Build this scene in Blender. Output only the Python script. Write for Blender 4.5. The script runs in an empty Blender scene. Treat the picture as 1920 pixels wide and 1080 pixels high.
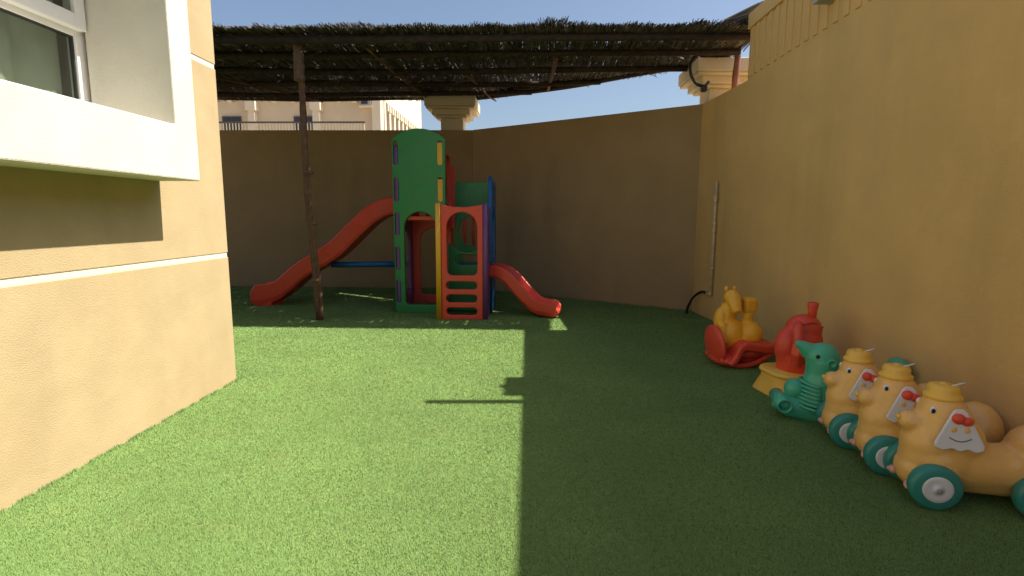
import bpy, math, random
import numpy as np
from mathutils import Vector, Matrix

random.seed(7); RNG = np.random.default_rng(11)
SC = bpy.context.scene
COL = SC.collection

# ------------------------------------------------------------------ camera
F_PX, PITCH, ROLL, YAW, CAM_H = 985.25, .1353, -.0047, .0293, 1.4
cam = bpy.data.objects.new('camera', bpy.data.cameras.new('camera')); COL.objects.link(cam)
cy, sy, cp, sp, cr, sr = math.cos(YAW), math.sin(YAW), math.cos(PITCH), math.sin(PITCH), math.cos(ROLL), math.sin(ROLL)
R_ = Vector((cy, sy, 0)); F_ = Vector((-sy*cp, cy*cp, -sp)); U_ = Vector((-sy*sp, cy*sp, cp))
rt, up = R_*cr - U_*sr, R_*sr + U_*cr
cam.matrix_world = Matrix(((rt.x, up.x, -F_.x, 0), (rt.y, up.y, -F_.y, 0), (rt.z, up.z, -F_.z, CAM_H), (0, 0, 0, 1)))
cam.data.sensor_width = 36; cam.data.lens = F_PX/1920*36
cam.data.clip_start = .05; cam.data.clip_end = 3000
SC.camera = cam

# ------------------------------------------------------------------ world, sun, exposure
SUN = Vector((1, .045, 1.45)).normalized()          # towards the sun
w = bpy.data.worlds.new('World'); SC.world = w; w.use_nodes = True
nt = w.node_tree; bg = nt.nodes['Background']; sky = nt.nodes.new('ShaderNodeTexSky')
sky.sky_type = 'NISHITA'; sky.sun_disc = False
sky.sun_elevation = math.asin(SUN.z); sky.sun_rotation = math.atan2(SUN.x, SUN.y)
sky.air_density = 1.0; sky.dust_density = 2.5; sky.ozone_density = 1.0; sky.altitude = 50
nt.links.new(sky.outputs[0], bg.inputs[0]); bg.inputs[1].default_value = .082
sl = bpy.data.lights.new('sun', 'SUN'); sl.energy = 5.0; sl.angle = math.radians(.5); sl.color = (1, .93, .80)
sun = bpy.data.objects.new('sun', sl); COL.objects.link(sun)
sun.rotation_euler = SUN.to_track_quat('Z', 'Y').to_euler(); sun.location = (8, 0, 12)
SC.view_settings.view_transform = 'Standard'; SC.view_settings.look = 'None'
SC.view_settings.gamma = 1; SC.view_settings.use_curve_mapping = False
SC.view_settings.exposure = .9
SC.render.engine = 'CYCLES'

# ------------------------------------------------------------------ materials
def mat(name, col, rough=.7, var=.12, scale=6., bump=.0, bscale=80., spec=.5, metal=0., dirt=None, dscale=1.2, damt=.3, coat=0., rnd=0., trowel=0., streak=0.):
    m = bpy.data.materials.new(name); m.use_nodes = True
    n, l = m.node_tree.nodes, m.node_tree.links
    b = n['Principled BSDF']
    b.inputs['Roughness'].default_value = rough; b.inputs['Metallic'].default_value = metal
    b.inputs['Specular IOR Level'].default_value = spec; b.inputs['Coat Weight'].default_value = coat
    tc = n.new('ShaderNodeTexCoord')
    geo = n.new('ShaderNodeNewGeometry')
    noise = n.new('ShaderNodeTexNoise'); noise.inputs['Scale'].default_value = scale; noise.inputs['Detail'].default_value = 6
    l.new(tc.outputs['Object'], noise.inputs['Vector'])
    ramp = n.new('ShaderNodeMapRange'); ramp.inputs[1].default_value = .3; ramp.inputs[2].default_value = .7
    ramp.inputs[3].default_value = 1-var; ramp.inputs[4].default_value = 1+var
    l.new(noise.outputs[0], ramp.inputs[0])
    mul = n.new('ShaderNodeMix'); mul.data_type = 'RGBA'; mul.blend_type = 'MULTIPLY'; mul.inputs[0].default_value = 1
    mul.inputs[6].default_value = (*col, 1); l.new(ramp.outputs[0], mul.inputs[7])
    out = mul.outputs[2]
    if rnd:
        rr = n.new('ShaderNodeMapRange'); rr.inputs[3].default_value = 1-rnd; rr.inputs[4].default_value = 1+rnd
        l.new(geo.outputs['Random Per Island'], rr.inputs[0])
        m2 = n.new('ShaderNodeMix'); m2.data_type = 'RGBA'; m2.blend_type = 'MULTIPLY'; m2.inputs[0].default_value = 1
        l.new(out, m2.inputs[6]); l.new(rr.outputs[0], m2.inputs[7]); out = m2.outputs[2]
    if dirt:
        dn = n.new('ShaderNodeTexNoise'); dn.inputs['Scale'].default_value = dscale; dn.inputs['Detail'].default_value = 8; dn.inputs['Roughness'].default_value = .65
        l.new(tc.outputs['Object'], dn.inputs['Vector'])
        dr = n.new('ShaderNodeMapRange'); dr.inputs[1].default_value = .5; dr.inputs[2].default_value = .75; dr.inputs[4].default_value = damt
        l.new(dn.outputs[0], dr.inputs[0])
        m3 = n.new('ShaderNodeMix'); m3.data_type = 'RGBA'; m3.inputs[7].default_value = (*dirt, 1)
        l.new(dr.outputs[0], m3.inputs[0]); l.new(out, m3.inputs[6]); out = m3.outputs[2]
    if streak:                      # old water runs: noise stretched along z
        mp = n.new('ShaderNodeMapping'); mp.inputs['Scale'].default_value = (1.9, 1.9, .30); l.new(tc.outputs['Object'], mp.inputs['Vector'])
        sn = n.new('ShaderNodeTexNoise'); sn.inputs['Scale'].default_value = 1; sn.inputs['Detail'].default_value = 7; sn.inputs['Roughness'].default_value = .6
        l.new(mp.outputs[0], sn.inputs['Vector'])
        sq = n.new('ShaderNodeMapRange'); sq.inputs[1].default_value = .52; sq.inputs[2].default_value = .9; sq.inputs[4].default_value = streak
        l.new(sn.outputs[0], sq.inputs[0])
        m4 = n.new('ShaderNodeMix'); m4.data_type = 'RGBA'; m4.inputs[7].default_value = (*[x*.62 for x in col], 1)
        l.new(sq.outputs[0], m4.inputs[0]); l.new(out, m4.inputs[6]); out = m4.outputs[2]
    l.new(out, b.inputs['Base Color'])
    rv = n.new('ShaderNodeMapRange'); rv.inputs[1].default_value = .3; rv.inputs[2].default_value = .7
    rv.inputs[3].default_value = max(.02, rough-.08); rv.inputs[4].default_value = min(1, rough+.1)
    l.new(noise.outputs[0], rv.inputs[0]); l.new(rv.outputs[0], b.inputs['Roughness'])
    if bump:
        bn = n.new('ShaderNodeTexNoise'); bn.inputs['Scale'].default_value = bscale; bn.inputs['Detail'].default_value = 4
        l.new(tc.outputs['Object'], bn.inputs['Vector'])
        bp = n.new('ShaderNodeBump'); bp.inputs['Strength'].default_value = bump; bp.inputs['Distance'].default_value = .006
        l.new(bn.outputs[0], bp.inputs['Height']); l.new(bp.outputs[0], b.inputs['Normal'])
        if trowel:
            tn = n.new('ShaderNodeTexNoise'); tn.inputs['Scale'].default_value = 5; tn.inputs['Detail'].default_value = 3; tn.inputs['Distortion'].default_value = .8
            l.new(tc.outputs['Object'], tn.inputs['Vector'])
            b2 = n.new('ShaderNodeBump'); b2.inputs['Strength'].default_value = trowel; b2.inputs['Distance'].default_value = .03
            l.new(tn.outputs[0], b2.inputs['Height']); l.new(b2.outputs[0], bp.inputs['Normal'])
    return m

M = {}
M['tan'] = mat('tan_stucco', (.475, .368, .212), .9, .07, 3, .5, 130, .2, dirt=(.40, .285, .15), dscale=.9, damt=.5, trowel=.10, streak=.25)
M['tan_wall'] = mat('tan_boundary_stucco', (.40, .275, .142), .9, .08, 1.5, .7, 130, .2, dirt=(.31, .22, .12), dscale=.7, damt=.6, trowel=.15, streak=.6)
M['tan_right'] = mat('tan_stucco_bounce_lit', (.73, .475, .19), .9, .08, 1.5, .7, 130, .2, dirt=(.56, .38, .17), dscale=.7, damt=.6, trowel=.15, streak=.5)  # wall tan made lighter and more golden: bounce from the sunlit villa in the colour
M['white'] = mat('white_stucco', (.68, .65, .56), .85, .04, 5, .5, 130, .2, dirt=(.56, .51, .41), dscale=1.6, damt=.4, trowel=.05, streak=.2)
M['cream'] = mat('cream_render', (.62, .525, .39), .9, .05, 1.2, .2, 40, .2, dirt=(.5, .42, .3), dscale=.4, damt=.3)
M['cream_light'] = mat('cream_trim', (.72, .64, .50), .9, .05, 1.5, .2, 40, .2)
M['cap'] = mat('capital_stucco', (.64, .565, .43), .9, .06, 4, .4, 100, .2, dirt=(.5, .4, .27), dscale=2, damt=.4)
M['upvc'] = mat('white_window_profile', (.82, .82, .80), .4, .02, 6)
M['seal'] = mat('black_gasket', (.03, .03, .03), .6, .1, 6)
M['sand'] = mat('sand_ground', (.34, .26, .17), .95, .15, .5, .3, 20, .1)
M['sheet'] = mat('turf_backing', (.12, .18, .05), .95, .3, 30, .6, 300, .1)
M['turf'] = mat('turf_blade', (.195, .315, .102), .8, .15, 1.3, spec=.1, rnd=.14, dirt=(.27, .33, .12), dscale=3.0, damt=.45)
tn_ = M['turf'].node_tree.nodes; tl_ = M['turf'].node_tree.links      # soft yarn: shading normal half way to the pile's mean direction
tg = tn_.new('ShaderNodeNewGeometry'); ta = tn_.new('ShaderNodeVectorMath'); ta.operation = 'ADD'; ta.inputs[1].default_value = (0, 0, 1.2)
tz = tn_.new('ShaderNodeVectorMath'); tz.operation = 'NORMALIZE'
tl_.new(tg.outputs['Normal'], ta.inputs[0]); tl_.new(ta.outputs[0], tz.inputs[0]); tl_.new(tz.outputs[0], tn_['Principled BSDF'].inputs['Normal'])
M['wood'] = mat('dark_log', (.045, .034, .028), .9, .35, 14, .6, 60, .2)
M['postwood'] = mat('brown_pole', (.16, .085, .055), .85, .3, 16, .6, 60, .2)
M['burlap'] = mat('burlap_wrap', (.17, .11, .07), .95, .25, 40, .7, 200, .1)
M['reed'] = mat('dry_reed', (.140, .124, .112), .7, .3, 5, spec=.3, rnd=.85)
def plastic(name, c, r=.38, **k):
    return mat(name, c, r, .07, 7, .05, 25, .5, dirt=tuple(min(1, x*.6+.06) for x in c), dscale=3.5, damt=.5, **k)
M['green'] = plastic('green_plastic', (.028, .26, .07))
M['red'] = plastic('red_plastic', (.76, .075, .038))
M['yellow'] = plastic('yellow_plastic', (.88, .45, .03))
M['purple'] = plastic('purple_plastic', (.18, .06, .24))
M['blue'] = plastic('blue_plastic', (.010, .12, .33))
M['teal'] = plastic('teal_plastic', (.035, .25, .21), .35)
M['dolphin'] = plastic('sea_green_plastic', (.07, .44, .28), .35)
M['dog'] = plastic('apricot_plastic', (.87, .50, .155), .28, coat=.15)
M['hat'] = plastic('golden_plastic', (.90, .54, .09), .35)
M['hub'] = plastic('white_plastic', (.75, .74, .78), .4)
M['pink'] = plastic('pink_plastic', (.75, .36, .36), .4)
M['black'] = mat('black_rubber', (.012, .012, .014), .5, .1, 8)
M['dark'] = mat('dark_window', (.03, .035, .04), .2, .1, 2)
M['rail'] = mat('brown_metal', (.09, .07, .06), .5, .1, 8)
M['grey'] = mat('grey_metal', (.35, .35, .36), .5, .1, 8)
M['pipe'] = mat('beige_conduit', (.62, .50, .34), .6, .15, 12, dirt=(.2, .14, .08), dscale=8, damt=.5)
M['curtain'] = mat('curtain_cloth', (.60, .60, .52), .95, .08, 10)
M['rust'] = mat('red_brown_steel', (.20, .085, .06), .7, .25, 12)
gm = bpy.data.materials.new('window_glass'); gm.use_nodes = True
gn, gl_ = gm.node_tree.nodes, gm.node_tree.links
gt = gn.new('ShaderNodeBsdfTransparent'); gt.inputs[0].default_value = (.76, .81, .77, 1)
gg = gn.new('ShaderNodeBsdfGlossy'); gg.inputs['Roughness'].default_value = .015
gw = gn.new('ShaderNodeLayerWeight'); gp = gn.new('ShaderNodeMath'); gp.operation = 'POWER'; gp.inputs[1].default_value = 3
gl_.new(gw.outputs['Facing'], gp.inputs[0]); gf = gn.new('ShaderNodeMapRange'); gf.inputs[3].default_value = .05; gf.inputs[4].default_value = .8; gl_.new(gp.outputs[0], gf.inputs[0])
gx = gn.new('ShaderNodeMixShader'); gl_.new(gf.outputs[0], gx.inputs[0]); gl_.new(gt.outputs[0], gx.inputs[1]); gl_.new(gg.outputs[0], gx.inputs[2])
gl_.new(gx.outputs[0], gn['Material Output'].inputs[0])
M['glass'] = gm

# ------------------------------------------------------------------ helpers
class MB:
    def __init__(s): s.v = []; s.f = []
    def add(s, v, f):
        o = len(s.v); s.v += [tuple(p) for p in v]; s.f += [tuple(i+o for i in q) for q in f]; return s
    def box(s, x0, x1, y0, y1, z0, z1):
        v = [(x, y, z) for z in (z0, z1) for y in (y0, y1) for x in (x0, x1)]
        return s.add(v, [(0, 2, 3, 1), (4, 5, 7, 6), (0, 1, 5, 4), (2, 6, 7, 3), (0, 4, 6, 2), (1, 3, 7, 5)])
    def ell(s, c, r, nu=24, nv=14, rot=None):
        v = [(0, 0, 1)]
        for j in range(1, nv):
            t = math.pi*j/nv
            for i in range(nu):
                a = 2*math.pi*i/nu; v.append((math.sin(t)*math.cos(a), math.sin(t)*math.sin(a), math.cos(t)))
        v.append((0, 0, -1))
        f = [(0, 1+i, 1+(i+1) % nu) for i in range(nu)]
        for j in range(nv-2):
            b = 1+j*nu
            f += [(b+i, b+nu+i, b+nu+(i+1) % nu, b+(i+1) % nu) for i in range(nu)]
        b = 1+(nv-2)*nu; f += [(b+i, len(v)-1, b+(i+1) % nu) for i in range(nu)]
        out = []
        for p in v:
            q = Vector((p[0]*r[0], p[1]*r[1], p[2]*r[2]))
            if rot: q = rot @ q
            out.append((q.x+c[0], q.y+c[1], q.z+c[2]))
        return s.add(out, f)
    def tube(s, path, rad, n=10, cap=True, wob=0., flat=(1, 1)):
        P = [Vector(p) for p in path]; k = len(P)
        R = rad if isinstance(rad, (list, tuple)) else [rad]*k
        ref = None; v = []
        for i in range(k):
            t = (P[min(i+1, k-1)]-P[max(i-1, 0)]).normalized()
            if ref is None: ref = Vector((0, 0, 1)) if abs(t.z) < .9 else Vector((0, 1, 0))
            a = t.cross(ref).normalized(); b = a.cross(t).normalized(); ref = b
            for j in range(n):
                q = 2*math.pi*j/n; r = R[i]*(1+random.uniform(-wob, wob))
                v.append(P[i]+a*math.cos(q)*r*flat[0]+b*math.sin(q)*r*flat[1])
        f = [(i*n+j, i*n+(j+1) % n, (i+1)*n+(j+1) % n, (i+1)*n+j) for i in range(k-1) for j in range(n)]
        if cap: f += [tuple(range(n))[::-1], tuple(range((k-1)*n, k*n))]
        return s.add(v, f)
    def lathe(s, prof, c, axis='z', n=32):
        # prof: (radius, height) pairs, closed at ends if radius 0
        v = []
        for r, h in prof:
            for j in range(n):
                a = 2*math.pi*j/n; x, y = r*math.cos(a), r*math.sin(a)
                p = (x, y, h) if axis == 'z' else (x, h, -y) if axis == 'y' else (h, x, y)
                v.append((p[0]+c[0], p[1]+c[1], p[2]+c[2]))
        k = len(prof)
        f = [(i*n+j, i*n+(j+1) % n, (i+1)*n+(j+1) % n, (i+1)*n+j) for i in range(k-1) for j in range(n)]
        f += [tuple(range(n))[::-1], tuple(range((k-1)*n, k*n))]
        return s.add(v, f)
    def prism(s, pts, z0, z1):
        n = len(pts); v = [(x, y, z0) for x, y in pts]+[(x, y, z1) for x, y in pts]
        return s.add(v, [tuple(range(n))[::-1], tuple(range(n, 2*n))]+[(i, (i+1) % n, n+(i+1) % n, n+i) for i in range(n)])

def obj(name, mb, m, parent=None, smooth=False, bevel=0., loc=None, fix=True):
    me = mb
    if isinstance(mb, MB):
        me = bpy.data.meshes.new(name); me.from_pydata(mb.v, [], mb.f)
        if fix:
            import bmesh
            bm = bmesh.new(); bm.from_mesh(me); bmesh.ops.recalc_face_normals(bm, faces=bm.faces); bm.to_mesh(me); bm.free()
        me.update()
    o = bpy.data.objects.new(name, me); COL.objects.link(o)
    if not me.materials: me.materials.append(M[m] if isinstance(m, str) else m)
    if smooth: me.polygons.foreach_set('use_smooth', [True]*len(me.polygons))
    if bevel:
        b = o.modifiers.new('bevel', 'BEVEL'); b.width = bevel; b.segments = 2; b.limit_method = 'ANGLE'; b.angle_limit = .6
    if parent: o.parent = parent
    if loc: o.location = loc
    return o
def tag(o, label, cat, group=None):
    o['label'] = label; o['category'] = cat
    if group: o['group'] = group
    return o
def thing(name, label, cat, loc=(0, 0, 0), rz=0, group=None):
    o = bpy.data.objects.new(name, None); COL.objects.link(o); o.empty_display_size = .1
    o.location = loc; o.rotation_euler = (0, 0, rz); return tag(o, label, cat, group)
def struct(o, kind='structure'): o['kind'] = kind; return o
def blob(o, vox=.01, it=8):
    r = o.modifiers.new('remesh', 'REMESH'); r.mode = 'VOXEL'; r.voxel_size = vox; r.use_smooth_shade = True
    s = o.modifiers.new('smooth', 'SMOOTH'); s.factor = .5; s.iterations = it
    return o
def copy_tree(o, parent=None):
    c = o.copy(); COL.objects.link(c); c.parent = parent
    for ch in list(o.children): copy_tree(ch, c)
    return c
def rrect(x0, x1, z0, z1, r, n=6):
    p = []
    for cx, cz, a0 in ((x1-r, z1-r, 0), (x0+r, z1-r, 90), (x0+r, z0+r, 180), (x1-r, z0+r, 270)):
        for i in range(n+1):
            a = math.radians(a0+90*i/n); p.append((cx+r*math.cos(a), cz+r*math.sin(a)))
    return p
def arch(x0, x1, z0, z1, r=.05, n=16):
    R = (x1-x0)/2; cx = (x0+x1)/2
    p = [(cx+R*math.cos(math.pi*i/n), z1-R+R*math.sin(math.pi*i/n)) for i in range(n+1)]
    for cx2, a0 in ((x0+r, 180), (x1-r, 270)):
        for i in range(5):
            a = math.radians(a0+90*i/4); p.append((cx2+r*math.cos(a), z0+r+r*math.sin(a)))
    return p
def panel(name, loops, thick, m, parent, mtx, bevel=.008):
    """flat moulded board: first loop the outline, the others openings; drawn in x,y then placed by mtx"""
    cu = bpy.data.curves.new(name, 'CURVE'); cu.dimensions = '2D'; cu.fill_mode = 'BOTH'
    cu.extrude = max(.0005, thick/2-bevel); cu.bevel_depth = bevel; cu.bevel_resolution = 2; cu.offset = -bevel
    for lp in loops:
        sp_ = cu.splines.new('POLY'); sp_.points.add(len(lp)-1); sp_.use_cyclic_u = True
        for i, (x, y) in enumerate(lp): sp_.points[i].co = (x, y, 0, 1)
    t = bpy.data.objects.new('tmp', cu); COL.objects.link(t)
    dg = bpy.context.evaluated_depsgraph_get()
    me = bpy.data.meshes.new_from_object(t.evaluated_get(dg)); bpy.data.objects.remove(t); bpy.data.curves.remove(cu)
    me.name = name; me.materials.clear(); me.transform(mtx)
    return obj(name, me, m, parent)
def mXZ(y): return Matrix(((1, 0, 0, 0), (0, 0, 1, y), (0, 1, 0, 0), (0, 0, 0, 1)))   # x,y -> world x,z at depth y
def mYZ(x): return Matrix(((0, 0, 1, x), (1, 0, 0, 0), (0, 1, 0, 0), (0, 0, 0, 1)))   # x,y -> world y,z at x

def fast_mesh(name, V, nv, m, parent=None, tri=False):
    """V: (N*k,3); faces of nv verts in order"""
    me = bpy.data.meshes.new(name); n = len(V)
    me.vertices.add(n); me.vertices.foreach_set('co', V.astype(np.float32).ravel())
    idx = nv.astype(np.int32); nf, k = idx.shape
    me.loops.add(nf*k); me.loops.foreach_set('vertex_index', idx.ravel())
    me.polygons.add(nf); me.polygons.foreach_set('loop_start', np.arange(0, nf*k, k, dtype=np.int32))
    me.update(calc_edges=True)
    return obj(name, me, m, parent, fix=False)

# ================================================================== THE SETTING
WX, WY, WH = 2.56, 7.84, 3.0          # right wall plane, its far corner, wall height
LX, LY = -2.48, 4.28                  # villa face and corner
g = MB(); S = 600
g.add([(-S, -S, 0), (S, -S, 0), (S, S, 0), (-S, S, 0)], [(0, 1, 2, 3)])
struct(obj('ground', g, 'sand', loc=(0, 0, -.02)))
sh = MB(); sh.add([(-8, -3, 0), (WX, -3, 0), (WX, WY, 0), (-1.05, 10.12, 0), (-8, 10.12, 0)], [(0, 1, 2, 3, 4)])
struct(obj('turf_sheet', sh, 'sheet'))
# turf blades
def blades(n):
    q = RNG.uniform(0, 1, n); a0_, b0_ = 1.4**-.9, 10.1**-.9          # denser towards the near end of the yard
    y = (a0_+(b0_-a0_)*q)**(-1/.9); x = RNG.uniform(-7, WX, n)
    ok = (y < 10.1-(x+1.05)*.642+.02) & ~((x < LX) & (y < LY)) & (x > -1.2-y*.85)
    x, y = x[ok], y[ok]; n = len(x)
    wd = .00085*y+.0008; h = .0075+.0006*y
    a = RNG.uniform(0, 2*math.pi, n); L = h*RNG.uniform(.6, 1.2, n); le = RNG.uniform(.1, .95, n)*L; b = RNG.uniform(0, 2*math.pi, n)
    V = np.zeros((n, 3, 3)); c, s_ = np.cos(a)*wd/2, np.sin(a)*wd/2
    V[:, 0] = np.stack([x-c, y-s_, np.full(n, .001)], 1); V[:, 1] = np.stack([x+c, y+s_, np.full(n, .001)], 1)
    V[:, 2] = np.stack([x+np.cos(b)*le, y+np.sin(b)*le+.25*L, L], 1)
    return V.reshape(-1, 3)
def edge_blades(n, p, q, h):                    # longer yarn curling up where the turf is cut along a wall
    t = RNG.uniform(0, 1, n); p, q = np.array(p), np.array(q); c = p+(q-p)*t[:, None]; nrm = np.array([-(q-p)[1], (q-p)[0]])/np.linalg.norm(q-p)
    c = c+nrm*(np.abs(RNG.normal(0, .012, n)))[:, None]; keep = np.sin(t*57)+np.sin(t*131+1)+RNG.normal(0, .8, n) > -.3; c = c[keep]; n = len(c)
    L = h*RNG.uniform(.4, 1.3, n); a = RNG.uniform(0, 6.28, n); w_ = RNG.uniform(.002, .0045, n)
    V = np.zeros((n, 3, 3)); V[:, 0, :2] = c-np.stack([np.cos(a)*w_, np.sin(a)*w_], 1)/2; V[:, 1, :2] = c+np.stack([np.cos(a)*w_, np.sin(a)*w_], 1)/2
    V[:, 2, :2] = c+RNG.normal(0, .008, (n, 2)); V[:, 2, 2] = L
    return V.reshape(-1, 3)
T = np.concatenate([blades(2300000), edge_blades(9000, (LX, LY), (LX, 1.2), .022), edge_blades(9000, (WX, 1.2), (WX, 6.5), .022), edge_blades(5000, (2.47, 7.84), (-1.05, 10.1), .03), edge_blades(5000, (-1.05, 10.1), (-6.5, 10.1), .03)])
turf = fast_mesh('artificial_turf', T, np.arange(len(T)).reshape(-1, 3), 'turf')
struct(turf, 'stuff'); tag(turf, 'short green artificial turf covering the play yard floor', 'turf')

# boundary walls
bw = thing('boundary_wall', 'tan stucco boundary wall behind the play tower, parallel to the picture', 'wall', (-5, 10.1, 0))
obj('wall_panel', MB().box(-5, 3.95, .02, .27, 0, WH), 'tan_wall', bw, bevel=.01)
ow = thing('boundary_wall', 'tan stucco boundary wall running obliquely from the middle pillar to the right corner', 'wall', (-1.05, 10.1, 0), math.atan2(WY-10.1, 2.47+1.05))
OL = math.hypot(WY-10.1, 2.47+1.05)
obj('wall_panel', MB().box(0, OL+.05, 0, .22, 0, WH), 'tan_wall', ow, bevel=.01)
sw = thing('boundary_wall', 'short tan stucco wall at the right corner below the cable pillar', 'wall', (WX+.006, 6.505, 0), math.atan2(.096, 1.335))
obj('wall_panel', MB().box(0, .25, -.06, WY-6.505+.05, 0, WH), 'tan_right', sw, bevel=.01)

# villa on the left
v = thing('villa', 'sunlit tan stucco villa corner on the left with deep white window surround', 'building', (LX, LY, 0))
VH = 4.2; Y0 = -7.0
oy0, oy1, oz0, oz1 = 1.0-LY, 3.325-LY, 1.955, 3.15      # opening
J1, J2, JH = 1.058, 2.540, .034
wl = MB()
wl.box(-.25, 0, Y0, 0, -.02, J1)
def slab_yz(pts):
    n = len(pts); wl.add([(-.25, *p) for p in pts]+[(0, *p) for p in pts], [tuple(range(n))[::-1], tuple(range(n, 2*n))]+[(i, (i+1) % n, n+(i+1) % n, n+i) for i in range(n)])
slab_yz([(Y0, J1+JH), (0, J1+JH), (0, J2), (oy1, J2), (oy1, oz0), (oy0, oz0), (oy0, J2), (Y0, J2)])
slab_yz([(Y0, J2+JH), (oy0, J2+JH), (oy0, oz1), (oy1, oz1), (oy1, J2+JH), (0, J2+JH), (0, VH), (Y0, VH)])
obj('wall', wl, 'tan', v, bevel=.006)
jn = MB(); jn.box(-.24, -.004, Y0+.02, -.012, J1-.001, J1+JH+.001)
obj('wall_joint', jn, 'white', v)
jn = MB(); jn.box(-.24, -.004, oy1+.03, -.012, J2-.001, J2+JH+.001)
obj('wall_joint', jn, 'white', v)
obj('end_wall', MB().box(-6, -.252, -.25, -.004, -.02, VH), 'tan', v)
obj('rear_wall', MB().box(-6, -5.75, Y0, -.252, -.02, VH), 'tan', v)
obj('near_end_wall', MB().box(-5.748, -.252, Y0, Y0+.25, -.02, VH), 'tan', v)
obj('roof', MB().box(-6.05, .05, Y0-.05, .05, VH, VH+.2), 'tan', v, bevel=.01)
obj('floor', MB().box(-5.74, -.26, Y0+.26, -.26, .4, .5), 'cream', v)
su = MB(); P = .28
so0, so1, sz0, sz1 = .8-LY, 3.53-LY, 1.625, 3.40
su.box(-.25, P, so0, so1, sz0, oz0); su.box(-.25, P, so0, so1, oz1, sz1)
su2 = MB(); 
sro = MB()
ring_o = [(so0, sz0), (so1, sz0), (so1, sz1), (so0, sz1)]; ring_i = [(oy0+.004, oz0+.004), (oy1-.004, oz0+.004), (oy1-.004, oz1-.004), (oy0+.004, oz1-.004)]
vv = [(x, *p) for x in (-.245, P) for p in ring_o+ring_i]
ff = []
for i in range(4):
    j = (i+1) % 4
    ff += [(8+i, 8+j, 12+j, 12+i), (i, 4+i, 4+j, j), (i, j, 8+j, 8+i), (4+i, 12+i, 12+j, 4+j)]
sro.add(vv, ff); obj('window_surround', sro, 'white', v, bevel=.008)
# window unit in the opening
wn = obj('window', MB().box(-.33, -.27, oy0, oy0+.06, oz0-.1, oz1+.1).box(-.33, -.27, oy1-.045, oy1+.03, oz0-.1, oz1+.1).box(-.33, -.27, oy0+.06, oy1-.045, oz0-.1, oz0+.02).box(-.33, -.27, oy0+.06, oy1-.045, oz1-.03, oz1+.1).box(-.33, -.272, oy0+.06, oy1-.045, 2.47, 2.53), 'upvc', v, bevel=.004)
obj('window_pane', MB().box(-.305, -.299, oy0+.062, oy1-.052, oz0+.021, 2.469), 'glass', wn)
gk = MB(); gk.box(-.306, -.285, oy1-.056, oy1-.0455, oz0+.021, 2.469); gk.box(-.306, -.285, oy0+.06, oy1-.056, 2.461, 2.4695)
obj('gasket', gk, 'seal', wn)
sh_ = MB(); a0, a1, b0, b1 = oy0+.05, oy1-.02, 2.50, oz1-.02
for bx in ((a0, a0+.075, b0, b1), (a1-.075, a1, b0, b1)): sh_.box(-.268, -.215, *bx)
sh_.box(-.268, -.215, a0+.075, a1-.075, b0, b0+.085); sh_.box(-.268, -.215, a0+.075, a1-.075, b1-.07, b1)
sa = obj('window_sash', sh_, 'upvc', v, bevel=.005)
obj('window_pane', MB().box(-.245, -.239, a0+.076, a1-.076, b0+.086, b1-.071), 'glass', sa)
# curtain
n = 120; cv = []; cf = []
for k, z in enumerate((1.9, 3.2)):
    for i in range(n):
        t = i/(n-1); y = 1.0+2.3*t; cv.append((-2.92+.035*math.sin(t*46+.6*math.sin(t*9))+.012*math.sin(t*101+k), y, z))
for i in range(n-1): cf.append((i, i+1, n+i+1, n+i))
tag(obj('curtain', MB().add(cv, cf), 'curtain', smooth=True), 'pale pleated curtain hanging behind the villa window glass', 'curtain')

# building on the right
rb = thing('neighbour_building', 'tall tan building wall on the right with ribbed parapet, in shade', 'building', (WX, 6.5, 0))
PZ = 3.73
obj('wall', MB().box(0.002, .3, -12, 0.02, 0, 3.56), 'tan_right', rb, bevel=.004)
obj('side_wall', MB().box(.302, 5, -.25, -.002, 0, 3.56), 'tan_right', rb)
obj('coping', MB().box(-.03, .34, -12, .03, 3.562, PZ), 'tan_right', rb, bevel=.01)
fin = MB().box(-.014, .01, -.035, .035, 3.02, 3.561)
fo = obj('rib', fin, 'tan_right', rb, bevel=.006); fo.location = (0, -.06, 0)
for i in range(1, 22):
    c = fo.copy(); COL.objects.link(c); c.location = (0, -.06-.155*i, 0)
obj('rain_spout', MB().box(-.15, .05, -1.80, -1.66, 3.20, 3.27).box(-.15, .05, -1.80, -1.785, 3.27, 3.33).box(-.15, .05, -1.675, -1.66, 3.27, 3.33), 'grey', rb, bevel=.004)
pp = obj('parapet_pier', MB().box(-.05, .32, -2.40, -1.92, PZ, PZ+.19), 'tan_right', rb, bevel=.01)
obj('finial', MB().lathe([(.07, PZ+.19), (.06, PZ+.24), (.035, PZ+.28), (.004, PZ+.36)], (0.02, -2.17, 0), n=16), 'tan_right', pp, smooth=True)
tag(obj('vent_pipe', MB().tube([(WX+.06, 3.97, PZ-.02), (WX+.06, 3.97, PZ+1.14)], .042, 14), 'grey', smooth=True), 'grey vertical vent pipe on the right parapet throwing a thin shadow on the turf', 'pipe')

# pillars with stepped capitals
def pillar(x, y, rz, label):
    t = thing('pillar', label, 'pillar', (x, y, 0), rz, 'pillars carrying the reed roof')
    obj('shaft', MB().box(-.21, .21, -.21, .21, 2.9, 3.22), 'cap', t, bevel=.012)
    a = MB().box(-.29, .29, -.29, .29, 3.22, 3.262).box(-.355, .355, -.355, .355, 3.262, 3.36)
    obj('capital', a, 'cap', t, bevel=.012)
    obj('abacus', MB().box(-.45, .45, -.45, .45, 3.36, 3.40).box(-.47, .47, -.47, .47, 3.40, 3.575), 'cap', t, bevel=.014)
    return t
pillar(-1.44, 10.36, .0, 'tan pillar with stepped capital behind the play tower, at the bend of the wall')
pillar(2.78, 8.10, .0, 'tan pillar with stepped capital at the right corner with black cable loop')

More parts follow.
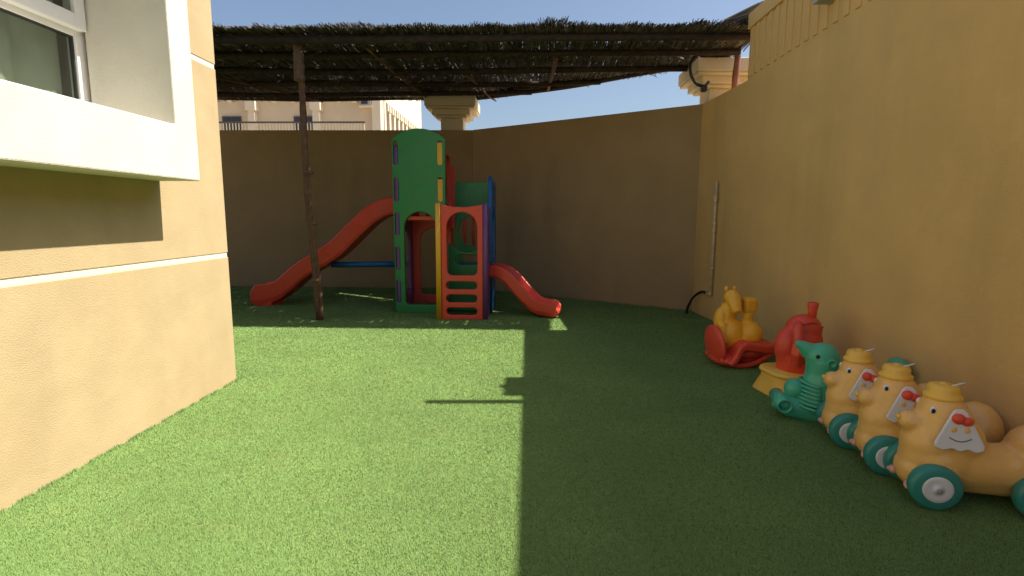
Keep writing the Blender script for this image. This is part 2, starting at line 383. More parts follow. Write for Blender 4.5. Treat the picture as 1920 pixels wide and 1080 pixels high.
# far house behind the wall
fb = thing('apartment_house', 'long cream two-storey house with piers and dark windows beyond the back wall', 'building', (-6.85, 25, 0))
obj('front_wall', MB().box(-16, -.02, .3, .6, 0, 9), 'cream', fb)
obj('side_wall', MB().box(-.9, -.7, .62, 9.3, 0, 6.8), 'cream', fb)
obj('parapet', MB().box(-.9, 0, .62, 9.3, 6.8, 9.0), 'cream_light', fb, bevel=.02)
obj('rear_wall', MB().box(-16, -.02, 9.302, 9.6, 0, 9), 'cream', fb)
obj('roof', MB().box(-16, -.9, .62, 9.3, 8.6, 8.8), 'cream', fb)
pr = obj('pier', MB().box(-.695, -.01, -.14, .14, 0, 6.798), 'cream_light', fb)
pr.location = (0, .86, 0)
for i in range(1, 10):
    c = pr.copy(); COL.objects.link(c); c.location = (0, .86+i*.91, 0)
tt = MB().box(-.30, .03, -.1, .1, 6.45, 6.798)
tp = obj('corbel', tt, 'cream_light', fb); tp.location = (0, 1.3, 0)
for i in range(1, 18):
    c = tp.copy(); COL.objects.link(c); c.location = (0, 1.3+i*.455, 0)
for i in (0, 2, 4):
    d = obj('doorway', MB().box(-.698, -.68, 1.1+i*.91, 1.55+i*.91, 3.5, 6.0), 'dark', fb)
pl = obj('pilaster', MB().box(-.16, .16, 0, .299, 0, 9).box(-.24, .24, -.08, .299, 6.25, 9.02), 'cream_light', fb)
pl.location = (-6.1, 0, 0)
for x in (-3.05, -9.15, -12.2):
    c = pl.copy(); COL.objects.link(c); c.location = (x, 0, 0)
obj('corner_pier', MB().box(-.42, .004, -.02, .298, 0, 9), 'cream_light', fb, bevel=.02)
for x0, x1 in ((-7.62, -6.72), (-4.2, -3.12), (-10.5, -9.5)):
    wd = obj('window', MB().box(x0, x1, .24, .299, 4.4, 6.02), 'rail', fb)
    obj('window_pane', MB().box(x0+.06, (x0+x1)/2-.03, .22, .239, 4.46, 5.96).box((x0+x1)/2+.03, x1-.06, .22, .239, 4.46, 5.96), 'dark', wd)
obj('blind_panel', MB().box(-6.75, -6.3, .25, .299, 6.25, 6.75), 'cream', fb)
for x in (-7.15, -5.05, -4.15, -2.0, -1.25):
    obj('corbel', MB().box(x-.1, x+.1, .1, .299, 6.62, 6.9), 'cream_light', fb)
obj('eave', MB().box(-16, -.43, .06, .298, 6.9, 7.2), 'cream_light', fb)
obj('balcony_slab', MB().box(-16, -.42, -1.0, .298, 4.2, 4.4), 'cream', fb)
rl = thing('balcony_railing', 'brown balcony railing along the front of the far cream house', 'railing', (-6.85, 24.0, 4.4))
obj('top_rail', MB().box(-9, -.45, 0, .06, 1.10, 1.17), 'rail', rl)
bal = obj('baluster', MB().box(-.02, .02, .01, .05, 0, 1.098), 'cream_light', rl); bal.location = (-.5, 0, 0)
for i in range(1, 60):
    c = bal.copy(); COL.objects.link(c); c.location = (-.5-i*.142, 0, 0)
ac = thing('air_conditioner', 'grey air conditioner box hung high on the far cream house', 'air conditioner', (-7.55, 25.3, 6.45))
obj('casing', MB().box(-.26, .26, -.35, -.01, 0, .6), 'grey', ac, bevel=.02)
obj('grille', MB().box(-.18, .12, -.37, -.352, .06, .54), 'dark', ac)
obj('bracket', MB().box(-.3, .3, -.36, -.01, -.06, -.002), 'cream_light', ac)

# ================================================================== PERGOLA
pg = thing('pergola', 'flat reed thatch pergola roof on dark logs shading the play tower', 'pergola', (-2.82, 6.86, 0))
PO = Vector((2.82, -6.86, 0))          # world -> local
def yb(x): return 10.35 if x < -1.03 else 10.38-(x+1.03)*.64
def log(p, q, r, sag=.03, n=14, name='log', m='wood'):
    p, q = Vector(p), Vector(q); pts = []; rad = []
    ph = random.random()*6
    for i in range(n):
        t = i/(n-1); c = p.lerp(q, t); c.z -= sag*4*t*(1-t); c.z += .012*math.sin(ph+t*9); c += PO
        c.y += .015*math.sin(ph*2+t*7); pts.append(c); rad.append(r*(1.1-.25*t)*random.uniform(.93, 1.07))
    return obj(name, MB().tube(pts, rad, 9, wob=.05), m, pg, smooth=True)
RZ = 3.60
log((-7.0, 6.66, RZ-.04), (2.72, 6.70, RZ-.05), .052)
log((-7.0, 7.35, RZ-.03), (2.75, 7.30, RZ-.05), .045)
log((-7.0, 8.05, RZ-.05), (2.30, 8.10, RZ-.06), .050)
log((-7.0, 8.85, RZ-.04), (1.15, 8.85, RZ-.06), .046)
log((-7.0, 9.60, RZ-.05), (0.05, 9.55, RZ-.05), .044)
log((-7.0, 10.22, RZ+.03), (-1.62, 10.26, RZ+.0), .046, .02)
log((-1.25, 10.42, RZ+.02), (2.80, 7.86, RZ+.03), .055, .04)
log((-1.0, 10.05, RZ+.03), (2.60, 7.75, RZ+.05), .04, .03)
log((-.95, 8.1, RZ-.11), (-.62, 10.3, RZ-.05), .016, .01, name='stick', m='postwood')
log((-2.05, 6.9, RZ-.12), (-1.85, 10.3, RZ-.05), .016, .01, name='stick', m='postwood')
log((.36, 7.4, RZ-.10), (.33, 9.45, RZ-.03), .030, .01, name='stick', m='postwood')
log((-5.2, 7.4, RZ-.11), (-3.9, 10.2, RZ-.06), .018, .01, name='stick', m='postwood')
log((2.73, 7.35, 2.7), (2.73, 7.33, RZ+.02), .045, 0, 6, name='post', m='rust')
# reeds
def reed_mesh(A, B, r0, r1):
    n = len(A); d = B-A; d /= np.linalg.norm(d, axis=1)[:, None]
    ref = np.tile([0, 0, 1.], (n, 1)); a = np.cross(d, ref); a /= np.linalg.norm(a, axis=1)[:, None]; b = np.cross(a, d)
    V = np.zeros((n, 6, 3)); ph = RNG.uniform(0, 6.28, n)
    for k in range(3):
        q = ph+2*math.pi*k/3; o = a*np.cos(q)[:, None]+b*np.sin(q)[:, None]
        V[:, k] = A+o*r0[:, None]; V[:, 3+k] = B+o*r1[:, None]
    base = (np.arange(n)*6)[:, None, None]
    Fq = np.array([[0, 1, 4, 3], [1, 2, 5, 4], [2, 0, 3, 5]])[None]+base
    return V.reshape(-1, 3), Fq.reshape(-1, 4)
A = []; B = []
def wave(x, k): return .035*math.sin(x*1.7+k*2.1)+.02*math.sin(x*4.3+k)
rows = [6.56, 7.15, 7.75, 8.35, 8.95, 9.5]
for k, ys in enumerate(rows):
    for i in range(3000):
        x = random.uniform(-6.6, 2.78); s0 = ys+random.gauss(0, .07); e0 = s0+random.uniform(.75, 1.15)
        e0 = min(e0, yb(x)+random.uniform(-.05, .12))
        if k == 0: s0 = max(s0, 6.50)
        if e0-s0 < .15: continue
        dx = random.gauss(.02, .06); z = RZ+.01+random.uniform(0, .06)+wave(x, 1)*.4
        if k < 2: z = RZ+random.uniform(0, .022)+wave(x, 1)*.15
        gl = None
        if -.95 < x < .25 or 1.75 < x < 2.6: gl = 9.43-(x+.85)*.585
        segs = [(s0, e0)]
        if gl: 
            segs = []
            if s0 < gl-.09: segs.append((s0, min(e0, gl-.06)))
            if e0 > gl+.09: segs.append((max(s0, gl+.06), e0))
        for (u, t) in segs:
            if t-u < .08: continue
            A.append((x, u, z+random.uniform(.0, .012 if k < 2 else .03))); B.append((x+dx*(t-u), t, z-.012+random.uniform(-.012, .012)))
# fringe along the front: tips stick up and out, in tufts
x = -6.5
while x < 2.78:
    side = -1 if x < -1.5 else 1
    tuft = max(0, .5+.6*math.sin(x*2.3+.7)*math.sin(x*5.1)+.35*math.sin(x*17)*math.sin(x*7.3))
    hgt = .012+.040*tuft+(.035 if abs(x-.25) < .12 or x > 2.4 else 0)
    for _ in range(3):
        L = hgt*random.uniform(.35, 1.25)
        lean = side*random.uniform(.1, .9)*L if x > -2.8 else -random.uniform(-.2, 1.0)*L
        if random.random() < .12: lean *= -1
        yy = 6.60+random.uniform(-.06, .08)
        A.append((x, yy+.16, RZ+.0+random.uniform(0, .025))); B.append((x+lean*1.6, yy-.03, RZ+.022+L))
    x += random.uniform(.004, .013)
# ragged tips hanging over each row and through the mat
for _ in range(1500):
    x = random.uniform(-6, 2.6); k = random.choice(rows[1:]); 
    if k > yb(x)-.1: continue
    yy = k+random.gauss(0, .12); L = random.uniform(.05, .16)
    A.append((x, yy+.1, RZ+.02)); B.append((x+random.uniform(-.06, .1), yy-.05, RZ-.02-L*.35))
# ragged ends along the oblique edge
for _ in range(700):
    x = random.uniform(-1, 2.8); yy = yb(x)
    A.append((x, yy-.3, RZ+.06+random.uniform(0, .05))); B.append((x+random.uniform(-.02, .12), yy+random.uniform(-.02, .2), RZ+.04+random.uniform(-.05, .1)))
# bundle at the right front corner
for _ in range(260):
    a = random.uniform(0, 6.28); rr = .09*math.sqrt(random.random())
    A.append((2.25+rr*math.cos(a)*.5, 6.68+rr*math.sin(a), RZ+.06+rr*math.cos(a)*.6)); B.append((2.72+random.uniform(-.08, .04), 6.62+rr*math.sin(a)*.8, RZ+.20+rr*math.cos(a)+random.uniform(-.03, .03)))
A = np.array(A)+np.array(PO); B = np.array(B)+np.array(PO); n = len(A)
Vr, Fr = reed_mesh(A, B, RNG.uniform(.004, .0085, n), RNG.uniform(.002, .0065, n))
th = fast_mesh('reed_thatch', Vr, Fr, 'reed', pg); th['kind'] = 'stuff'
# post: trunk pole, companion pole and burlap wrap
def pole(p, q, r0, r1, name, m, n=22, amp=.012):
    p, q = Vector(p), Vector(q); pts = []; rad = []; ph = random.random()*6
    for i in range(n):
        t = i/(n-1); c = p.lerp(q, t)+Vector((amp*math.sin(ph+t*8), amp*math.cos(ph+t*6), 0)); pts.append(c); rad.append((r0+(r1-r0)*t)*random.uniform(.92, 1.1))
    return obj(name, MB().tube(pts, rad, 10, wob=.05), m, pg, smooth=True)
po = pole((0, .04, 0), (-.05, -.10, 3.55), .045, .040, 'post', 'postwood')
pole((.055, .02, 0), (-.01, -.06, 2.05), .028, .022, 'post', 'postwood')
obj('burlap_wrap', MB().tube([(-.045+.004*math.sin(i*2), -.09, 3.06+i*.045) for i in range(11)], [.062+.006*math.sin(i*2.1) for i in range(11)], 12, wob=.05), 'burlap', po, smooth=True)
for z in (.55, 1.3, 1.95):
    obj('rope_tie', MB().lathe([(.056, z-.02), (.062, z-.01), (.062, z+.01), (.056, z+.02)], (.012-.012*z, .03-.03*z, 0), n=16), 'burlap', po, smooth=True)

# ================================================================== PLAY TOWER
ps = thing('play_tower', 'tall green plastic play tower with red slides, yellow and purple panels', 'play structure', (-1.55, 7.53, 0))
O = Vector((-1.55, 7.53, 0))
def PX(y): return Matrix.Translation(-O) @ mXZ(y)
def PY(x): return Matrix.Translation(-O) @ mYZ(x)
# tower front
x0, x1 = -1.915, -1.165
top = [(x1, .0)]
n = 20
out = [(x0+.03, .0), (x1-.03, .0), (x1, .03), (x1, 2.44)]
for i in range(n+1):
    t = i/n; xx = x1+(x0-x1)*t; out.append((xx, 2.46+.15*math.sin(math.pi*t)**.7))
out += [(x0, 2.44), (x0, .03)]
loops = [out, arch(-1.765, -1.30, .12, 1.46)]
for z0, z1 in ((2.11, 2.44), (1.605, 1.935), (1.12, 1.45), (.63, .96), (.145, .475)):
    loops.append(rrect(-1.892, -1.832, z0, z1, .029, 5))
    if z0 > 1.5: loops.append(rrect(-1.272, -1.208, z0, z1, .029, 5))
fp = panel('front_panel', loops, .07, 'green', ps, PX(7.53), .012)
for z0, z1 in ((2.11, 2.44), (1.605, 1.935), (1.12, 1.45), (.63, .96), (.145, .475)):
    pass
# side walls (their tongues show in the front slots)
lw = rrect(7.50, 8.38, .02, 2.38, .04)
panel('side_panel', [lw, rrect(7.68, 8.26, 1.50, 2.25, .1), arch(7.72, 8.22, .25, 1.2)], .05, 'purple', ps, PY(-1.86), .01)['label'] = 'purple left side panel'
rw = rrect(7.575, 8.30, .02, 2.30, .04)
panel('side_panel', [rw, arch(7.72, 8.22, 1.45, 2.3), arch(7.72, 8.22, .12, 1.3)], .05, 'red', ps, PY(-1.225), .01)['label'] = 'red right side panel'
for z0, z1 in ((2.11, 2.44), (1.605, 1.935)):
    obj('tongue', MB().box(-1.285, -1.197, 7.50, 7.572, z0-.03, z1-.02), 'yellow', ps, bevel=.01).location = -O
# back panel
lb = [rrect(-1.90, -1.19, .0, 2.2, .06), arch(-1.72, -1.26, .14, 1.22)]
for i in range(3): lb.append(rrect(-1.73+i*.17, -1.62+i*.17, 1.40, 1.72, .03))
panel('back_panel', lb, .05, 'red', ps, PX(8.40), .01)['label'] = 'red back panel with arch and slots'
obj('platform', MB().box(-1.83, -1.265, 7.57, 8.37, 1.34, 1.40), 'red', ps, bevel=.01).location = -O
# second bay
lg = [rrect(-1.16, -.52, .0, 1.93, .05), rrect(-1.05, -.66, .68, .84, .07)]
cx, cz, rr = -.86, 1.17, .24
lg2 = [(cx+rr*math.cos(a*math.pi/12), cz+rr*math.sin(a*math.pi/12)) for a in range(24)]
panel('back_panel', lg+[lg2], .05, 'green', ps, PX(8.36), .01)['label'] = 'green back panel with round window'
for i in range(3):
    obj('window_bar', MB().tube([Vector((cx-.14+i*.14, 8.36, cz-.26))-O, Vector((cx-.14+i*.14, 8.36, cz+.26))-O], .022, 10), 'red', ps, smooth=True)
panel('red_post', [rrect(-1.24, -1.14, 1.2, 2.16, .04)], .08, 'red', ps, PX(8.30), .012)
panel('inner_panel', [[(-1.15, .02), (-.60, .02), (-.60, 1.02)]+[(-.60-.55*t/10, 1.02-.14*math.sin(math.pi*t/10)) for t in range(1, 10)]+[(-1.15, 1.02)], rrect(-1.05, -.68, .70, .85, .07)], .05, 'green', ps, PX(7.62), .01)['label'] = 'green inner panel with long slot'
bl = [(7.46, .0), (8.38, .0), (8.38, 1.86), (8.30, 1.93), (7.92, 1.80), (7.56, 1.96), (7.46, 1.88)]
panel('side_panel', [bl, arch(7.64, 8.20, .75, 1.55)], .055, 'blue', ps, PY(-.535), .012)['label'] = 'blue right side panel'
obj('deck', MB().box(-1.15, -.57, 7.66, 8.32, .60, .66), 'blue', ps, bevel=.01).location = -O
# front box
bx = [(-1.16, 0), (-.60, 0), (-.60, 1.555)]+[(-.60-.56*t/10, 1.555-.035*math.sin(math.pi*t/10)) for t in range(1, 10)]+[(-1.16, 1.555)]
lo = [bx, arch(-1.085, -.675, .605, 1.455, .07)]
for z0, z1 in ((.415, .525), (.235, .345), (.06, .165)): lo.append(rrect(-1.10, -.68, z0, z1, .05))
panel('front_panel', lo, .06, 'red', ps, PX(7.06), .012)['label'] = 'red ladder panel with arched window'
panel('side_panel', [[(7.02, 0), (7.49, 0), (7.49, 1.52), (7.25, 1.50), (7.05, 1.575), (7.02, 1.56)]], .07, 'yellow', ps, PY(-1.20), .014)['label'] = 'yellow panel beside the ladder'
panel('side_panel', [[(7.02, 0), (7.49, 0), (7.49, 1.52), (7.25, 1.50), (7.05, 1.575), (7.02, 1.56)]], .06, 'purple', ps, PY(-.565), .014)['label'] = 'purple panel beside the ladder'
# slides: U-shaped chute lofted along a path
def slide(path, wid, wall, name, sideways, drop):
    """path: list of (x, y, z of chute bed); sideways: unit vector across"""
    mb = MB(); k = len(path); sv = Vector(sideways); t = .035
    sec = [(-wid/2-t, -.05), (-wid/2-t, 1), (-wid/2-t*.5, 1.12), (-wid/2, 1), (-wid/2+.03, .12), (-wid/2+.07, 0), (wid/2-.07, 0), (wid/2-.03, .12), (wid/2, 1), (wid/2+t*.5, 1.12), (wid/2+t, 1), (wid/2+t, -.05), (wid/2+t-.02, -.24), (-wid/2-t+.02, -.24)]
    m = len(sec); vs = []
    for i, p in enumerate(path):
        p = Vector(p)-O; wl_ = wall[i] if isinstance(wall, list) else wall
        tn = (Vector(path[min(i+1, k-1)])-Vector(path[max(i-1, 0)])).normalized(); nrm = tn.cross(sv).normalized()
        if nrm.z < 0: nrm = -nrm
        for a, b in sec: vs.append(p+sv*a+(nrm*(b*wl_) if b > -.1 else nrm*(-drop[i])))
    fs = [(i*m+j, i*m+(j+1) % m, (i+1)*m+(j+1) % m, (i+1)*m+j) for i in range(k-1) for j in range(m)]
    fs += [tuple(range(m))[::-1], tuple(range((k-1)*m, k*m))]
    mb.add(vs, fs)
    o = obj(name, mb, 'red', ps, smooth=False)
    b = o.modifiers.new('bevel', 'BEVEL'); b.width = .012; b.segments = 3; b.limit_method = 'ANGLE'; b.angle_limit = .7
    return o
def smooth_path(ctrl, n=28):
    P = [Vector(c) for c in ctrl]; P = [P[0]*2-P[1]]+P+[P[-1]*2-P[-2]]; out = []
    for i in range(1, len(P)-2):
        for s in range(n//(len(P)-3)):
            t = s/(n//(len(P)-3)); a, b, c, d = P[i-1:i+3]
            out.append(.5*((2*b)+(-a+c)*t+(2*a-5*b+4*c-d)*t*t+(-a+3*b-3*c+d)*t**3))
    out.append(P[-2]); return out
sy_ = 8.14
lp = smooth_path([(-1.84, sy_, 1.48), (-2.06, sy_, 1.475), (-2.30, sy_, 1.37), (-2.58, sy_, 1.13), (-2.90, sy_, .83), (-3.20, sy_, .64), (-3.45, sy_, .49), (-3.78, sy_, .22), (-4.02, sy_, .13), (-4.28, sy_, .095)], 54)
nl = len(lp); lw_ = [.19+.04*max(0, (i-nl+12)/12) for i in range(nl)]; lw_[-3:] = [.20, .16, .09]
ld = [.05 if i < nl-14 else .05+.05*(i-nl+14)/8 for i in range(nl)]; ld = [min(d, .098) for d in ld]; ld[-2:] = [.085, .05]
slide(lp, .40, lw_, 'slide', (0, 1, 0), ld)['label'] = 'long red slide running down to the left'
obj('slide_foot', MB().prism([(-4.16, 7.93), (-3.96, 7.91), (-3.94, 8.37), (-4.16, 8.35)], -.01, .09), 'red', ps, bevel=.025).location = -O
obj('support_bar', MB().tube([Vector((-3.06, 8.10, .64))-O, Vector((-1.88, 8.10, .66))-O], .045, 12), 'blue', ps, smooth=True)
ry = lambda x: 7.56-(x+.55)*.26
rp = smooth_path([(x, ry(x), z) for x, z in ((-.56, .585), (-.42, .58), (-.28, .52), (-.12, .35), (.02, .21), (.17, .115), (.44, .085))], 42)
nr = len(rp); rd = [.045+.03*max(0, (i-nr+14)/14) for i in range(nr)]; rd[-2:] = [.068, .05]
slide(rp, .30, [.12]*(nr-3)+[.12, .10, .06], 'slide', Vector((.26, 1, 0)).normalized(), rd)['label'] = 'short red slide running down to the right'

# ================================================================== TOYS ALONG THE RIGHT WALL
def dog(x, y, rz, label):
    d = thing('ride_on_dog', label, 'ride-on toy', (x, y, 0), rz, 'apricot ride-on dogs by the right wall')
    b = MB()
    b.ell((.06, 0, .21), (.165, .140, .155)); b.ell((.07, 0, .33), (.145, .125, .17)); b.ell((.06, 0, .43), (.105, .105, .13)); b.ell((.05, 0, .50), (.072, .075, .05))
    b.ell((-.078, 0, .390), (.050, .056, .052)); b.ell((-.03, 0, .385), (.08, .065, .06))
    b.ell((.12, 0, .31), (.13, .118, .14)); b.ell((.07, 0, .39), (.125, .115, .14)); b.ell((.03, 0, .28), (.135, .125, .15))
    b.tube([(.0, 0, .20), (.15, 0, .195), (.3, 0, .19), (.46, 0, .20)], [.12, .125, .115, .12], 18)
    b.ell((.455, 0, .26), (.115, .130, .155)); b.ell((.36, 0, .23), (.09, .115, .07))
    b.ell((-.04, 0, .14), (.075, .115, .09)); b.tube([(.02, 0, .135), (.46, 0, .135)], .088, 14)
    body = blob(obj('body', b, 'dog', d, smooth=True), .009, 10)
    cuts = MB()
    for s in (-1, 1):
        for wx in (0, .43): cuts.lathe([(.134, s*.085), (.134, s*.3)], (wx, 0, .116), 'y', 40)
    cut = obj('cutter', cuts, 'dog')
    bo = body.modifiers.new('arches', 'BOOLEAN'); bo.operation = 'DIFFERENCE'; bo.object = cut; bo.solver = 'FAST'
    dg = bpy.context.evaluated_depsgraph_get(); me = bpy.data.meshes.new_from_object(body.evaluated_get(dg))
    body.modifiers.clear(); body.data = me; bpy.data.objects.remove(cut)
    me.polygons.foreach_set('use_smooth', [True]*len(me.polygons))
    try: me.set_sharp_from_angle(angle=.9)
    except Exception: pass
    hb = MB().lathe([(.0, .515), (.070, .515), (.080, .524), (.081, .536), (.070, .545), (.066, .552), (.067, .570), (.060, .585), (.042, .592), (.022, .590), (.018, .598), (.002, .600)], (.055, 0, 0), n=32)
    hh = obj('hat', hb, 'hat', d, smooth=True)
    obj('tag_string', MB().tube([(.07, -.02, .585), (.10, -.03, .60), (.125, -.035, .612)], .004, 6), 'hub', hh, smooth=True)
    for s in (-1, 1):
        e = obj('eye', MB().ell((-.008, s*.067, .472), (.017, .011, .020)), 'hub', d, smooth=True)
        obj('pupil', MB().ell((-.012, s*.0755, .471), (.009, .006, .012)), 'black', e, smooth=True)
        # ear plate: a flared white badge with wavy hem
        hem = [(.095, -.085+.010*math.cos(3*math.pi*2*0))]
        pts = [(-.028, .075), (-.014, .090), (.014, .090), (.028, .075), (.092, -.060), (.090, -.078)]
        pts += [(.090-.18*t/18, -.080-.010*math.sin(t/18*math.pi*3)**2*(1 if t % 18 else 0)) for t in range(1, 18)]
        pts += [(-.090, -.078), (-.092, -.060)]
        tilt = math.radians(9)
        mx = Matrix.Translation((.075, s*.132, .405)) @ Matrix.Rotation(s*tilt, 4, 'X') @ Matrix(((1, 0, 0, 0), (0, 0, s, 0), (0, 1, 0, 0), (0, 0, 0, 1)))
        pts = [(a_*1.1, c_*1.1) for a_, c_ in pts]
        ear = panel('ear', [pts], .016, 'hub', d, mx, .005)
        def ep(x_, z_, o_): return mx @ Vector((x_, z_, o_))
        rot = mx.to_3x3()
        obj('ear_button', MB().ell(ep(-.010, .055, .012), (.028, .026, .02), rot=rot).ell(ep(.024, .045, .012), (.026, .022, .018), rot=rot), 'red', ear, smooth=True)
        for ex in (-.026, .028): obj('ear_dot', MB().ell(ep(ex, .002, .006), (.015, .015, .005), rot=rot), 'dog', ear, smooth=True)
        obj('ear_smile', MB().tube([ep(-.045+.09*t/8, -.036-.016*math.sin(math.pi*t/8), .0085) for t in range(9)], .0025, 6), 'rail', ear, smooth=True)
        obj('paw', MB().ell((-.085, s*.085, .085), (.022, .028, .022)).ell((-.098, s*.10, .082), (.012, .012, .012)), 'pink', d, smooth=True)
        for wx in (0, .43):
            wh = obj('wheel', MB().lathe([(.05, -.032), (.096, -.034), (.108, -.026), (.112, -.01), (.112, .01), (.108, .026), (.096, .034), (.05, .032)], (wx, s*.135, .112), 'y', 40), 'teal', d, smooth=True)
            obj('hub', MB().lathe([(.062, 0), (.066, s*.034), (.060, s*.039), (.040, s*.034), (.018, s*.034), (.018, s*.042), (.002, s*.044)], (wx, s*.135, .112), 'y', 28), 'hub', wh, smooth=True)
            obj('axle_cap', MB().lathe([(.013, s*.04), (.013, s*.048), (.004, s*.050)], (wx, s*.135, .112), 'y', 14), 'grey', wh, smooth=True)
    obj('nose', MB().ell((-.126, 0, .405), (.010, .018, .012)), 'hat', d, smooth=True)
    return d
d1 = dog(2.01, 2.585, -.22, 'nearest apricot ride-on dog at the right edge, its whole white ear badge in view')
for yy, xx, lab in ((2.92, 2.01, 'middle one of the three apricot ride-on dogs, between the other two'), (3.25, 2.005, 'farthest apricot ride-on dog, beside the green dolphin toy')):
    c = copy_tree(d1); c.location = (xx, yy, 0); c.rotation_euler.z = -.24; c['label'] = lab

# dolphin rocker
dp = thing('dolphin_rocker', 'sea green dolphin rocking toy with ball, beak pointing up, beside the dogs', 'ride-on toy', (2.02, 3.60, 0), -.22)
b = MB()
b.tube([(-.26, 0, .12), (-.16, 0, .085), (0, 0, .07), (.16, 0, .075), (.32, 0, .12), (.42, 0, .22), (.47, 0, .33)], [.055, .085, .105, .11, .10, .075, .05], 18)
b.tube([(.02, 0, .12), (.03, 0, .24), (.035, 0, .34), (.03, 0, .43)], [.145, .125, .110, .108], 20)
b.ell((.02, 0, .45), (.108, .098, .098)); b.tube([(-.01, 0, .47), (-.075, 0, .50), (-.125, 0, .53)], [.065, .048, .032], 14); b.ell((-.128, 0, .532), (.030, .032, .026))
b.tube([(-.02, 0, .44), (-.085, 0, .465), (-.118, 0, .487)], [.04, .028, .015], 12)
b.ell((.48, 0, .40), (.06, .11, .075))
bd = blob(obj('body', b, 'dolphin', dp, smooth=True), .009, 6)
obj('ball', MB().ell((-.135, 0, .21), (.07, .07, .07)), 'dolphin', dp, smooth=True)
for i in range(7):
    z = .13+i*.023; hw = .128-.007*i
    obj('belly_rib', MB().tube([(.02-.158*math.cos(a)*(1-.035*i), -.158*math.sin(a)*(1-.035*i), .10+i*.026+.02*math.cos(a)) for a in [math.radians(-80+160*k/14) for k in range(15)]], .010, 8), 'dolphin', dp, smooth=True)
for s in (-1, 1):
    obj('eye', MB().ell((-.03, s*.086, .468), (.014, .010, .014)), 'black', dp, smooth=True)
    obj('handle_socket', MB().lathe([(.030, 0), (.032, s*.02), (.022, s*.028), (.018, s*.012)], (.05, s*.092, .430), 'y', 20), 'dolphin', dp, smooth=True)
tb = MB()
for sgn in (1,):
    prof = [(.048, -.13), (.050, .0), (.050, .13), (.040, .13), (.038, .10), (.036, -.10), (.040, -.13)]
    n = 22; vs = []
    for r, h in prof:
        for j in range(n): a = 2*math.pi*j/n; vs.append((-.22+r*math.cos(a), h, .115+r*math.sin(a)))
    k = len(prof); tb.add(vs, [(i*n+j, i*n+(j+1) % n, ((i+1) % k)*n+(j+1) % n, ((i+1) % k)*n+j) for i in range(k) for j in range(n)])
obj('foot_tube', tb, 'dolphin', dp, smooth=True)

# red rounded animal on yellow base
ra = thing('red_animal_rocker', 'red rounded animal ride-on with stub on its head, on a yellow base', 'ride-on toy', (2.13, 4.18, 0), .15)
b = MB(); b.ell((.06, 0, .30), (.175, .15, .15)); b.ell((.07, 0, .42), (.165, .145, .15)); b.ell((.085, 0, .52), (.14, .125, .12))
b.tube([(.06, 0, .18), (.06, 0, .26)], [.155, .165], 24); b.ell((-.04, 0, .38), (.10, .10, .16))
blob(obj('body', b, 'red', ra, smooth=True), .010, 5)
blob(obj('trunk', MB().tube([(-.035, -.09, .585), (-.06, -.135, .56), (-.065, -.155, .48), (-.065, -.158, .40)], [.025, .038, .040, .042], 14).tube([(-.065, -.158, .42), (-.065, -.165, .36), (-.06, -.15, .27)], [.05, .062, .045], 6), 'red', ra, smooth=True), .009, 2)
obj('head_stub', MB().lathe([(.030, .58), (.032, .66), (.040, .715), (.040, .735), (.028, .737), (.026, .70)], (.135, -.02, 0), n=20), 'red', ra, smooth=True)
obj('brow', MB().tube([(.0+.12*t/8, -.118+.02*abs(t-4)/4, .575+.022*math.sin(math.pi*t/8)) for t in range(9)], .008, 8), 'red', ra, smooth=True)
for ex, ez in ((-.02, .575), (.185, .55)):
    e = obj('eye', MB().ell((ex, -.075, ez), (.013, .012, .014)), 'hub', ra, smooth=True); obj('pupil', MB().ell((ex-.002, -.084, ez), (.007, .005, .008)), 'black', e, smooth=True)
bs = MB()
o1 = rrect(-.19, .27, -.19, .19, .12, 6); o2 = rrect(-.23, .29, -.23, .23, .12, 6); n = len(o1)
vs = [(*p, .0) for p in o2]+[(p[0]*.98, p[1]*.98, .12) for p in o1]+[(*p, .155) for p in o1]+[(p[0]*.93+.003, p[1]*.93, .19) for p in o1]
bs.add(vs, [(i+k*n, (i+1) % n+k*n, (i+1) % n+(k+1)*n, i+(k+1)*n) for k in range(3) for i in range(n)]+[tuple(range(3*n, 4*n))])
obj('base', bs, 'hat', ra, smooth=True, bevel=0)
obj('seat_rim', MB().tube([(p[0]*.97, p[1]*.97, .172) for p in o1+[o1[0]]], .022, 8, cap=False), 'hat', ra, smooth=True)

# red rocker with yellow horse
hr = thing('horse_rocker', 'yellow plastic horse on a red rocking base, farthest toy along the right wall', 'ride-on toy', (2.02, 4.98, 0), .1)
b = MB()
b.ell((.10, -.02, .30), (.115, .12, .13)); b.ell((-.06, .02, .29), (.13, .12, .16)); b.ell((.02, 0, .24), (.19, .11, .08))
b.tube([(-.09, .04, .34), (-.10, .06, .45), (-.08, .05, .58)], [.095, .085, .07], 16)                 # neck
b.tube([(-.07, .05, .66), (-.075, -.03, .62), (-.07, -.10, .52)], [.075, .066, .042], 16)              # head, muzzle down
b.ell((-.165, .05, .42), (.055, .07, .13)); b.tube([(-.16, .0, .40), (-.165, -.05, .22)], [.05, .035], 12)
b.tube([(.075, .0, .36), (.075, -.02, .52)], [.05, .048], 14)
blob(obj('body', b, 'yellow', hr, smooth=True), .009, 4)
obj('backrest', MB().box(.02, .145, -.07, .05, .505, .655), 'yellow', hr, bevel=.03)
for s in (-1, 1): obj('ear', MB().ell((-.075+s*.04, .06, .725), (.018, .016, .03)), 'yellow', hr, smooth=True)
wing = MB().ell((-.225, 0, .20), (.045, .21, .19), rot=Matrix.Rotation(-.12, 3, 'Y')).ell((-.16, 0, .07), (.10, .20, .06))
wing.tube([(-.10, 0, .06), (-.03, 0, .13), (.06, 0, .15), (.20, 0, .14)], [.06, .07, .08, .06], 14, flat=(2.4, 1))
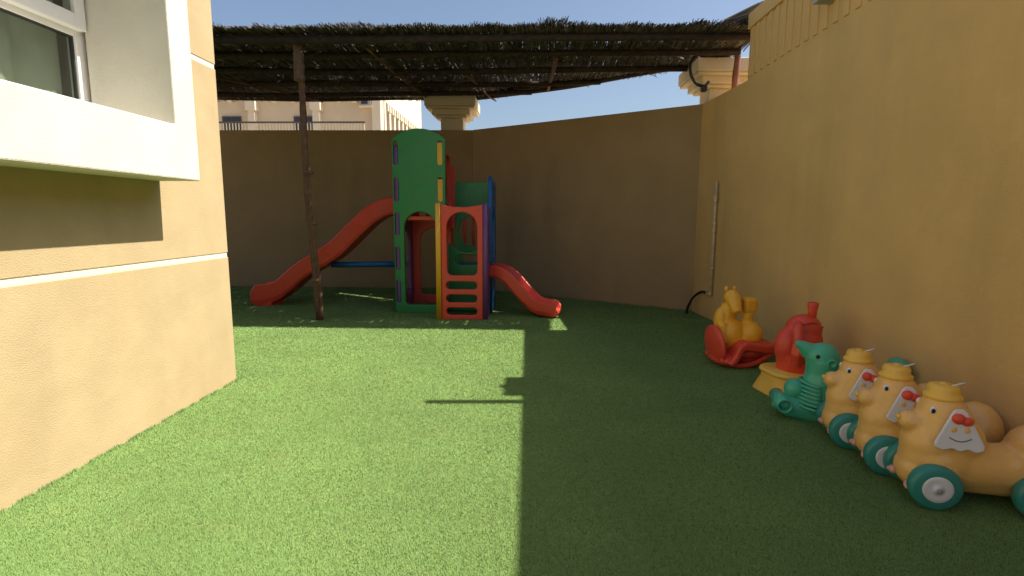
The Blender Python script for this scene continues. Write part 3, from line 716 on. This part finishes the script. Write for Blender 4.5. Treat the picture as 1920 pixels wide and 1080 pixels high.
lip = [(-.17, .05), (-.125, .10), (-.075, .215), (-.03, .245), (.04, .235), (.14, .22), (.23, .22), (.26, .215)]
wing.ell((.05, .02, .09), (.20, .15, .085))
for yy in (-.21, .21): wing.tube([(px, yy, pz) for px, pz in lip], .030, 12)
for k in range(9): wing.tube([(px, -.2+.05*k, pz) for px, pz in lip], .026, 8)
wing.tube([(.255, -.21, .215), (.265, 0, .215), (.255, .21, .215)], .03, 10)
for yy in (-.215, .215): wing.tube([(px, yy, pz-.035) for px, pz in lip[1:]], .022, 10)
blob(obj('rocker_base', wing, 'red', hr, smooth=True), .011, 4)
for yy in (-.15, .15):
    obj('rocker_runner', MB().tube([(-.24+.5*t/12, yy, .028+.12*((t-5)/7)**2) for t in range(13)], .026, 10), 'red', hr, smooth=True)

# ================================================================== SMALL THINGS
wp = thing('water_pipe', 'thin beige water pipe with small tap running up the right wall', 'pipe', (WX-.045, 7.12, 0))
obj('riser', MB().tube([(-.035, 0, .38), (-.035, 0, 1.1), (-.03, .01, 1.86)], .017, 12), 'pipe', wp, smooth=True)
obj('elbow', MB().tube([(-.035, .14, .36), (-.035, .06, .355), (-.035, .01, .36), (-.035, 0, .40)], .022, 12), 'pipe', wp, smooth=True)
obj('tap', MB().tube([(-.035, .0, 1.64), (-.06, .10, 1.645)], .012, 10).lathe([(.022, 1.60), (.026, 1.61), (.026, 1.68), (.022, 1.69)], (-.035, 0, 0), n=14), 'pipe', wp, smooth=True)
for z in (1.22, 1.32, .72): obj('clamp', MB().lathe([(.024, z-.02), (.024, z+.02)], (-.034, .002, 0), n=14), 'pipe', wp, smooth=True)
obj('hose', MB().tube(smooth_path([(WX-.08, 7.26, .36), (WX-.11, 7.40, .36), (WX-.17, 7.55, .26), (WX-.22, 7.62, .10), (WX-.23, 7.64, .0)], 24), .018, 10), 'black', smooth=True)
tag(bpy.data.objects['hose'], 'short black hose curving from the wall pipe down to the turf', 'hose')
cb = obj('cable', MB().tube(smooth_path([(2.75, 7.55, 3.60), (2.40, 7.50, 3.62), (2.20, 7.50, 3.50), (2.18, 7.50, 3.34), (2.26, 7.50, 3.20), (2.38, 7.52, 3.17), (2.46, 7.6, 3.24)], 42), .020, 10), 'black', smooth=True)
tag(cb, 'thick black cable looping off the corner pillar under the roof', 'cable')
jb = obj('junction_box', MB().box(2.33, 2.41, 7.46, 7.54, 3.09, 3.17), 'black', bevel=.015)
tag(jb, 'small black box at the end of the cable loop', 'junction box')
c2 = obj('cable', MB().tube(smooth_path([(2.60, 6.75, 3.68), (2.68, 6.65, 3.62), (2.72, 6.56, 3.66)], 12), .014, 8), 'black', smooth=True)
tag(c2, 'short black cable from the thatch to the right parapet', 'cable')
